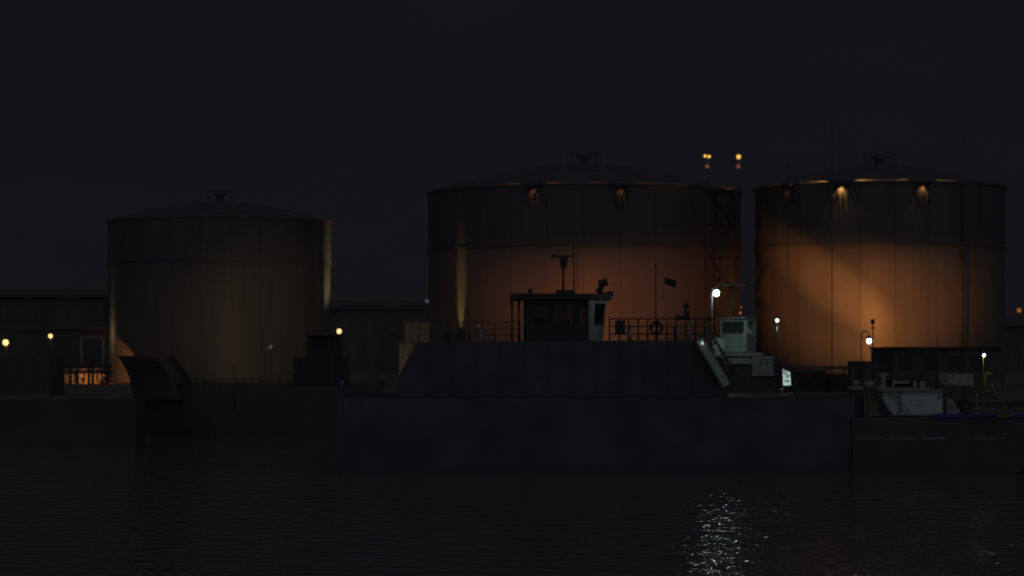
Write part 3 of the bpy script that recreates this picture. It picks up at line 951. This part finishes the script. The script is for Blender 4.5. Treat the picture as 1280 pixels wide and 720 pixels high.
part('beacon', MB().ball(P(925.5, 391, pd + .55), .06, 10, 7, (.8, .8, 1.1)).ball(P(926.5, 384, pd + .55), .035, 8, 6, (.8, .8, 1.6)), M['beacon'], bc)
part('vent_hood', MB().lathe((X(967, pd), pd + .6), [(.42, Z(470, pd)), (.42, Z(455, pd)), (.30, Z(449, pd)), (.1, Z(447, pd))], 16, True, True), M['dark_steel'], pb)
# white panel at the bow lit by a spot added at the post lamp
pq = [P(979, 482, 96.6), P(988.5, 481.5, 96.6), P(988, 465.5, 96.7), P(978, 461, 96.7)]
wp = part('bow_panel', MB().quad(pq, 0, 1, 0, 1, .05), M['white'], pb, 'bright white panel with curved straps')
for a_, b2 in (((.15, .95), (.6, .62)), ((.6, .62), (.95, .80)), ((.2, .28), (.9, .36)), ((.5, .36), (.5, .62))):
    def at_(u, v_): return (pq[0] * (1 - u) + pq[1] * u) * (1 - v_) + (pq[3] * (1 - u) + pq[2] * u) * v_ + Vector((0, -.02, 0))
    part('strap', MB().tube(at_(*a_), at_(*b2), .014, 6), M['steel'], wp)
railing(950, 985, 449, 458, 97.0, 5, pb, 'dark_steel', .018, 2)

# strong white lamp on its own pole
lamp_post(895.5, 366.5, 95.5, M['lamp_cool'], .118, 'brightest cool white lamp, high on a thin pole over the gangway', base_z=1.2, pole_px=890, pole_mat='dark_steel', group='cool white lamps by the boats', pole_r=.028)
lamp_post(971.5, 400.5, 95.0, M['lamp_cool_low'], .075, 'cool white lamp on a pole right of the white wheelhouse', base_z=1.5, group='cool white lamps by the boats', pole_r=.02, pole_mat='dark_steel')
sl_ = P(971.5, 396, 94.8)
spot('panel_spot', sl_, P(983.5, 472, 96.6), 800, (.80, 1.0, .92), 17, .6, .04, bpy.data.objects['lamp_post.005'])  # extra spot added beside the globe to brighten the bow panel
r = thing('lamp_post', 'gooseneck lamp hanging before the orange tank beside a dark mast', 'lamp post', (X(1077, 104), 104, 1.0), 'cool white lamps by the boats')
pts = [(X(1077, 104), 104, 1.0), P(1077, 420, 104)]
for k in range(7):
    a = PI - PI * k / 6 * .93
    pts.append(P(1081.6 + 4.6 * math.cos(a), 418 - 4.2 * math.sin(a) , 104))
part('pole', MB().path(pts, .024, 8), M['dark_steel'], r)
c = P(1086.3, 426, 104)
part('lamp_cap', MB().lathe((c.x, c.y), [(.03, c.z + .26), (.07, c.z + .20), (.13, c.z + .10)], 14), M['dark_steel'], r)
part('lamp_globe', MB().ball(c, .12, 16, 9, (.95, .95, 1.15)), M['lamp_cool_mid'], r)

# dark mast beside the gooseneck and the two tall thin masts
def mast(px, pyt, pyb_z, D, rr, label, gear=True):
    b0 = Vector((X(px, D), D, pyb_z))
    r = thing('mast', label, 'mast', b0, 'thin masts rising over the boats')
    part('pole', MB().tube(b0, P(px, pyt, D), rr, 8, rr * .6), M['dark_steel'], r)
    if gear:
        part('mast_head', MB().tube(P(px, pyt + 6, D), P(px, pyt, D), rr * 2.2, 8), M['dark_steel'], r)
        part('crossarm', MB().tube(P(px - 2.2, pyt + 11, D), P(px + 2.2, pyt + 11, D), rr * .9, 6), M['dark_steel'], r)
    return r


mast(1091, 399, 1.0, 103, .04, 'short dark mast with a thick head, right beside the gooseneck lamp')
mast(1040, 150, 1.0, 118, .03, 'tallest thin mast, crossing the left streak on the orange tank', False)
mast(1204, 172, 1.0, 118, .03, 'tall thin mast on the right part of the orange tank', False)
mast(1172, 420, 2.0, 112, .04, 'pole rising from the pale cabin in front of the dark flat roof', False)
mast(984.5, 204, QZ, 164, .035, 'faint post standing at the left edge of the orange tank', False)

# ================================================== pontoon with pipe rail and deck boxes (between the boats)
qd = 112.0
pt = thing('pontoon', 'dark pontoon with a bent pipe rail in front of the orange tank', 'pontoon', (X(1030, qd), qd, 0))
part('hull', MB().box(X(955, qd), X(1130, qd), qd - 2.5, qd + 4, -.5, Z(490, qd), .2), M['hull_black'], pt)
part('pipe_rail', MB().path([P(975, 459, qd), P(1066, 459.5, qd), P(1066.5, 492, qd)], .07, 10), M['steel'], pt)
for q in (990, 1012, 1034, 1055):
    part('post', MB().tube(P(q, 492, qd), P(q, 459, qd), .04, 8), M['dark_steel'], pt)
container(993, 1032, 463, 113.5, 2.2, 'dark_steel', 'dark box container under the pipe rail before the orange tank', ribs=8, pyb=490)
container(1038, 1064, 468, 113.8, 2.0, 'dark_steel', 'smaller dark box right of the box under the pipe rail', ribs=5, pyb=490)

# dark flat-roofed building behind the right boat
D = 131.0
r = thing('office_building', 'black flat-roofed building behind the right boat, in front of the orange tank', 'building', (X(1185, D), D + 4, QZ))
wl = part('wall', MB().box(X(1116, D), X(1251, D), D, D + 8, QZ, Z(436, D)), M['cladding'], r)
part('roof', MB().box(X(1114.5, D), X(1252.5, D), D - .2, D + 8.2, Z(436, D) + .003, Z(433.5, D)), M['dark_steel'], r)
part('annex', MB().box(X(1082, D), X(1116, D) - .02, D + .5, D + 7, QZ, Z(452, D)), M['cladding'], r)
for i in range(4):
    q = 1133 + i * 30
    wf = part('window', MB().box(X(q - 8, D), X(q + 8, D), D - .05, D - .003, Z(458, D), Z(444, D)), M['dark_steel'], r)
    part('sill', MB().box(X(q - 9, D), X(q + 9, D), D - .10, D - .003, Z(459.4, D), Z(458.1, D)), M['cladding'], wf)

# ================================================== right boat with blue gunwale
ed = 85.0
eb = thing('harbour_boat', 'pale boat with a low cabin, blue gunwale line and faded lettering at lower right', 'boat', (X(1180, ed), ed + 2, 0))
part('hull', hull_mb(X(1066, ed), X(1420, ed), ed, ed + 5.2, Z(521.5, ed), -.6, bow_right=2, sheer=.0), M['hull_black'], eb)
hb_ = part('gunwale', MB().box(X(1166, ed), X(1310, ed), ed - .10, ed - .003, Z(521.3, ed), Z(517.6, ed)), M['blue'], eb)
part('step_plate', MB().box(X(1246, ed), X(1264, ed), ed - .14, ed - .103, Z(521, ed), Z(518.3, ed)), M['yellow'], eb)
# faded lettering, too worn to read: a row of short uneven strokes on the hull
lt = MB()
rs = random.Random(3)
for a0, a1 in ((1072, 1103), (1113, 1121), (1124, 1146), (1152, 1183), (1218, 1256)):
    q = a0
    while q < a1:
        ww = rs.uniform(1.1, 2.0)
        h0, h1 = rs.uniform(549, 550), rs.uniform(545.5, 547)
        lt.box(X(q, ed), X(q + ww * .6, ed), ed - .012, ed - .002, Z(h0, ed), Z(h1, ed))
        if rs.random() < .6:
            zz = rs.uniform(546.5, 549)
            lt.box(X(q + ww * .6, ed) + .001, X(q + ww, ed), ed - .012, ed - .002, Z(zz + .5, ed), Z(zz - .5, ed))
        q += ww + rs.uniform(.4, .8)
lo = part('lettering', lt, M['letter'], eb)
lo['kind'] = 'stuff'
# lower deckhouse
hd_ = ed + .9
dh = part('deck_house', MB().box(X(1104, hd_), X(1180, hd_), hd_, hd_ + 3, Z(519, hd_), Z(489.8, hd_), .05), M['boat_white_lit'], eb)
part('roof', MB().box(X(1100, hd_), X(1177, hd_), hd_ - .14, hd_ + 3.1, Z(489.3, hd_), Z(487.2, hd_), .05), M['grey_white'], dh)
part('wall_panel', MB().box(X(1138, hd_), X(1178, hd_), hd_ - .03, hd_ - .003, Z(516, hd_), Z(492, hd_)), M['boat_white_lit'], dh)
part('drain_pipe', MB().tube(P(1125, 490, hd_ - .06), P(1124, 518, hd_ - .06), .018, 6), M['dark_steel'], dh)
part('stay', MB().tube(P(1112, 491, hd_ - .05), P(1132, 519, hd_ - .05), .014, 6), M['dark_steel'], dh)
part('stay', MB().tube(P(1118, 491, hd_ - .05), P(1139, 519, hd_ - .05), .014, 6), M['dark_steel'], dh)
part('corner_post', MB().box(X(1178.6, hd_), X(1181, hd_), hd_ - .06, hd_ - .004, Z(519, hd_), Z(488, hd_)), M['dark_steel'], dh)
# upper cabin: posts and openings
ud = ed + 1.6
uc = part('upper_cabin', MB().box(X(1102, ud), X(1164, ud), ud + .02, ud + 2, Z(487.3, ud), Z(484, ud)), M['grey_white'], eb)
for q0, q1, t0, t1 in ((1101, 1106.5, 469, 491), (1099, 1110, 466.5, 470), (1115, 1118, 476, 491), (1115, 1137, 475.8, 479.5), (1141, 1146, 476, 484), (1149.5, 1156, 476, 487)):
    part('cabin_frame', MB().box(X(q0, ud), X(q1, ud), ud - .06 - (q1 - q0) * .0004 - t0 * .00002, ud, Z(t1, ud), Z(t0, ud)), M['grey_white'], uc)
part('cabin_roof', MB().box(X(1112, ud), X(1160, ud), ud - .1, ud + 2.1, Z(475.5, ud), Z(473.8, ud)), M['dark_steel'], uc)
part('cabin_core', MB().box(X(1119, ud), X(1157, ud), ud + .3, ud + 1.9, Z(484, ud) + .003, Z(475.5, ud) - .003), M['rubber'], uc)
for q in (1163, 1168):
    part('stanchion', MB().tube(P(q, 487, ud), P(q, 468, ud), .02, 6), M['steel'], uc)
# slanted stair and left end
part('end_wall', MB().prism_y([(X(1084, ed + 1), Z(520, ed + 1)), (X(1104, ed + 1), Z(520, ed + 1)), (X(1104, ed + 1), Z(512, ed + 1)), (X(1088, ed + 1), Z(488, ed + 1)), (X(1084, ed + 1), Z(490, ed + 1))], ed + 1, ed + 1.2), M['olive'], eb)
part('end_post', MB().box(X(1081, ed + .9), X(1082.3, ed + .9), ed + .9, ed + .96, Z(521, ed + .9), Z(492, ed + .9)), M['grey_white'], eb)
st_ = part('stair', MB().prism_y([(X(1085, ed + .6), Z(485, ed + .6)), (X(1092, ed + .6), Z(485, ed + .6)), (X(1117, ed + .6), Z(520, ed + .6)), (X(1106, ed + .6), Z(520, ed + .6))], ed + .6, ed + .64), M['dark_steel'], eb)
for i in range(8):
    u = (i + .5) / 8
    part('tread', MB().box(X(1087 + 25 * u, ed + .7), X(1092 + 25 * u, ed + .7), ed + .645, ed + .87, Z(487 + 33 * u, ed + .7), Z(486 + 33 * u, ed + .7)), M['dark_steel'], st_)
part('locker', MB().box(X(1065, ed + 1), X(1083, ed + 1), ed + 1, ed + 1.7, Z(521, ed + 1), Z(487.5, ed + 1)), M['dark_steel'], eb)
part('locker_lid', MB().box(X(1064, ed + 1), X(1081, ed + 1), ed + .95, ed + 1.75, Z(487, ed + 1), Z(483, ed + 1)), M['grey_white'], eb)
part('winch', MB().tube(P(1067, 480, ed + 1.2), P(1074, 479, ed + 1.2), .10, 12).tube(P(1080, 481, ed + 1.2), P(1092, 481, ed + 1.2), .14, 12), M['grey_white'], eb)
part('mooring_bitt', MB().tube(P(1078, 484, ed + 1.1), P(1078, 475, ed + 1.1), .05, 8), M['dark_steel'], eb)
# right canopy: pale panel over a frame
cd = ed + 1.2
cp = part('canopy_frame', MB().box(X(1162, cd), X(1223, cd), cd, cd + .08, Z(490, cd), Z(487, cd)), M['steel'], eb)
part('canopy_leg', MB().box(X(1221.2, cd), X(1223.4, cd), cd + .09, cd + .15, Z(519, cd), Z(490.2, cd)), M['grey_white'], cp)
part('canopy_leg', MB().box(X(1187, cd), X(1189, cd), cd + .09, cd + .15, Z(519, cd), Z(490.2, cd)), M['dark_steel'], cp)
part('canopy_brace', MB().tube(P(1206, 503, cd), P(1214, 521, cd), .018, 6), M['grey_white'], cp)
part('canopy_panel', MB().quad([P(1177, 480, cd + .3), P(1217, 483, cd + .3), P(1217, 467.5, cd + .34), P(1176, 467, cd + .34)], 0, 1, 0, 1, .05), M['grey_white'], eb)
part('canopy_panel', MB().box(X(1175, cd), X(1186, cd), cd + .22, cd + .29, Z(476, cd), Z(466.6, cd)), M['olive'], eb)
part('deck_gear', MB().box(X(1183, ed + 2.2), X(1215, ed + 2.2), ed + 2.2, ed + 3.2, Z(519, ed + 2.2), Z(500, ed + 2.2), .15), M['dark_steel'], eb)
part('deck_gear', MB().prism_y([(X(1183, ed + .8), Z(519, ed + .8)), (X(1202, ed + .8), Z(519, ed + .8)), (X(1192, ed + .8), Z(500, ed + .8)), (X(1184, ed + .8), Z(496, ed + .8))], ed + .8, ed + 1.1), M['grey_white'], eb)

# ramp stair with green and yellow rails
rd = 84.2
rg = thing('boarding_ramp', 'steep boarding ramp with green-topped yellow rails on the right boat', 'ramp', (X(1250, rd), rd, Z(519, rd)))
a, b_ = P(1234, 485, rd), P(1264, 521, rd)
for yy in (rd, rd + .55):
    rl = part('rail', MB().path([P(1231.5, 489, yy), P(1231.5, 467.5, yy), P(1233, 466.8, yy)], .03, 8), M['yellow'], rg)
    part('rail', MB().path([P(1239, 468, yy), P(1267, 513, yy)], .022, 8), M['olive'], rg)
    part('handrail_top', MB().tube(P(1232, 466.8, yy), P(1239, 467.6, yy), .045, 10).ball(P(1239, 467.8, yy), .045, 8, 6), M['green'], rg)
    part('stringer', MB().tube(P(1239, 480, yy), P(1262, 520, yy), .035, 8), M['olive'], rg)
for i in range(9):
    u = (i + .5) / 9
    p_ = P(1239 + 23 * u, 480 + 40 * u, rd)
    part('tread', MB().box(p_.x - .08, p_.x + .1, rd + .03, rd + .52, p_.z, p_.z + .025), M['steel'], rg)
part('landing', MB().box(X(1231, rd), X(1238, rd), rd, rd + .55, Z(490, rd), Z(488, rd)), M['olive'], rg)
part('post', MB().tube(P(1229.5, 521, rd + .3), P(1229.5, 489, rd + .3), .03, 8), M['olive'], rg)
lamp_post(1230, 444, 84.6, M['lamp_cool_small'], .055, 'smallest cool white lamp on a yellow pole above the boarding ramp', base_z=Z(489, 84.6), pole_mat='yellow', group='cool white lamps by the boats', pole_r=.018)

# ================================================== left vessel with the raised bow
ld = 120.0
lv = thing('cargo_barge', 'dark moored barge with a flared raised bow before the dim tank', 'barge', (X(290, ld), ld + 3, 0))
part('hull', hull_mb(X(160, ld), X(470, ld), ld, ld + 6.5, Z(482, ld), -.8, bow_left=1.0, sheer=.3), M['hull_black'], lv)
# flared bow: three profiles that lean outward
bw = MB()
prof = [(146, 444.5), (152, 452), (158, 463), (162, 474), (165, 486), (167, 500)]
rightp = [(196, 446.0), (203, 453), (210, 463), (216, 474), (220, 486), (224, 500)]
vv = []
for (l_, r_) in zip(prof, rightp):
    n = 8
    for i in range(n + 1):
        u = i / n
        px_ = l_[0] + (r_[0] - l_[0]) * u
        yy = ld + 3.2 - 3.0 * math.sqrt(u) * (1 if l_[1] < 470 else 1.03)
        p_ = P(px_, l_[1] + (r_[1] - l_[1]) * u, yy)
        vv.append(p_)
nn = 9
ff = []
for j in range(len(prof) - 1):
    for i in range(nn - 1):
        ff.append([j * nn + i, j * nn + i + 1, (j + 1) * nn + i + 1, (j + 1) * nn + i])
bk = [Vector((p_.x, 2 * (ld + 3.2) - p_.y, p_.z)) for p_ in vv]
o_ = len(vv)
ff += [[i + o_ for i in f] for f in ff]
for i in range(nn - 1):
    ff.append([i, i + 1, o_ + i + 1, o_ + i])
for j in range(len(prof) - 1):
    ff.append([j * nn + nn - 1, (j + 1) * nn + nn - 1, o_ + (j + 1) * nn + nn - 1, o_ + j * nn + nn - 1])
bw._add(vv + bk, ff, True)
part('bow', bw, M['hull_black'], lv)
dk = part('deck_house', MB().box(X(364, ld), X(428, ld), ld + 1, ld + 5, Z(483, ld), Z(447, ld), .1), M['dark_steel'], lv)
wh3 = part('wheelhouse', MB().box(X(381, ld), X(419, ld), ld + 1.4, ld + 4.5, Z(447, ld) + .003, Z(420, ld), .15), M['dark_steel'], lv)
part('roof', MB().box(X(378, ld), X(421, ld), ld + 1.1, ld + 4.8, Z(420, ld) + .003, Z(417.5, ld), .1), M['dark_steel'], wh3)
for i in range(4):
    q = 386 + i * 9
    part('window_pane', MB().box(X(q - 3.4, ld), X(q + 3.4, ld), ld + 1.36, ld + 1.397, Z(434, ld), Z(424, ld)), M['glass'], wh3)
part('door', MB().box(X(409, ld), X(416, ld), ld + .96, ld + .997, Z(482, ld), Z(452, ld)), M['dark_steel'], dk)
part('mast', MB().tube(P(418.5, 447, ld + .8), P(418.5, 427, ld + .8), .035, 8), M['steel'], lv)
fr_ = part('deck_frame', MB().path([P(347, 484, ld + .5), P(352, 466, ld + .5), P(362, 464, ld + .5), P(363, 484, ld + .5)], .045, 8), M['steel'], lv)
part('deck_light', MB().ball(P(339, 433, ld + .5), .09, 8, 6, (.6, .6, 1.3)).ball(P(336.5, 435, ld + .5), .06, 8, 6), M['glint'], lv)
part('light_pole', MB().tube(P(338, 484, ld + .7), P(338, 432, ld + .7), .02, 6), M['dark_steel'], lv)
part('stanchion', MB().tube(P(292.5, 512, ld - .1), P(292.5, 455, ld - .1), .03, 6), M['steel'], lv)
railing(225, 335, 474, 483, ld + .4, 12, lv, 'dark_steel', .02, 2)
for q, y_, h_ in ((178.5, 535, 15), (427, 480, 11)):
    c = P(q, y_, ld - .25)
    fe = single('fender', MB().ball(c, .11, 12, 9, (1, 1, h_ * .5 * ld / F / .11)), M['teal'],
                'pale teal fender hanging low on the dark barge bow' if q < 200 else 'pale teal fender hanging by the barge deckhouse', 'fender', c, 'teal fenders hanging on the barge')

# nearer dark pontoon with mooring piles, far left
nd = 108.0
single('pontoon', MB().box(X(-160, nd), X(172, nd), nd, nd + 2.5, -.5, Z(500, nd), .2), M['hull_black'], 'low black pontoon in front of the pipe rack at far left', 'pontoon', (X(0, nd), nd + 1, 0))
D = 140
mb = MB()
container(-30, 62, 447, 150, 5, 'cladding', 'long black shed block below the large yellow lamp at far left', ribs=14)
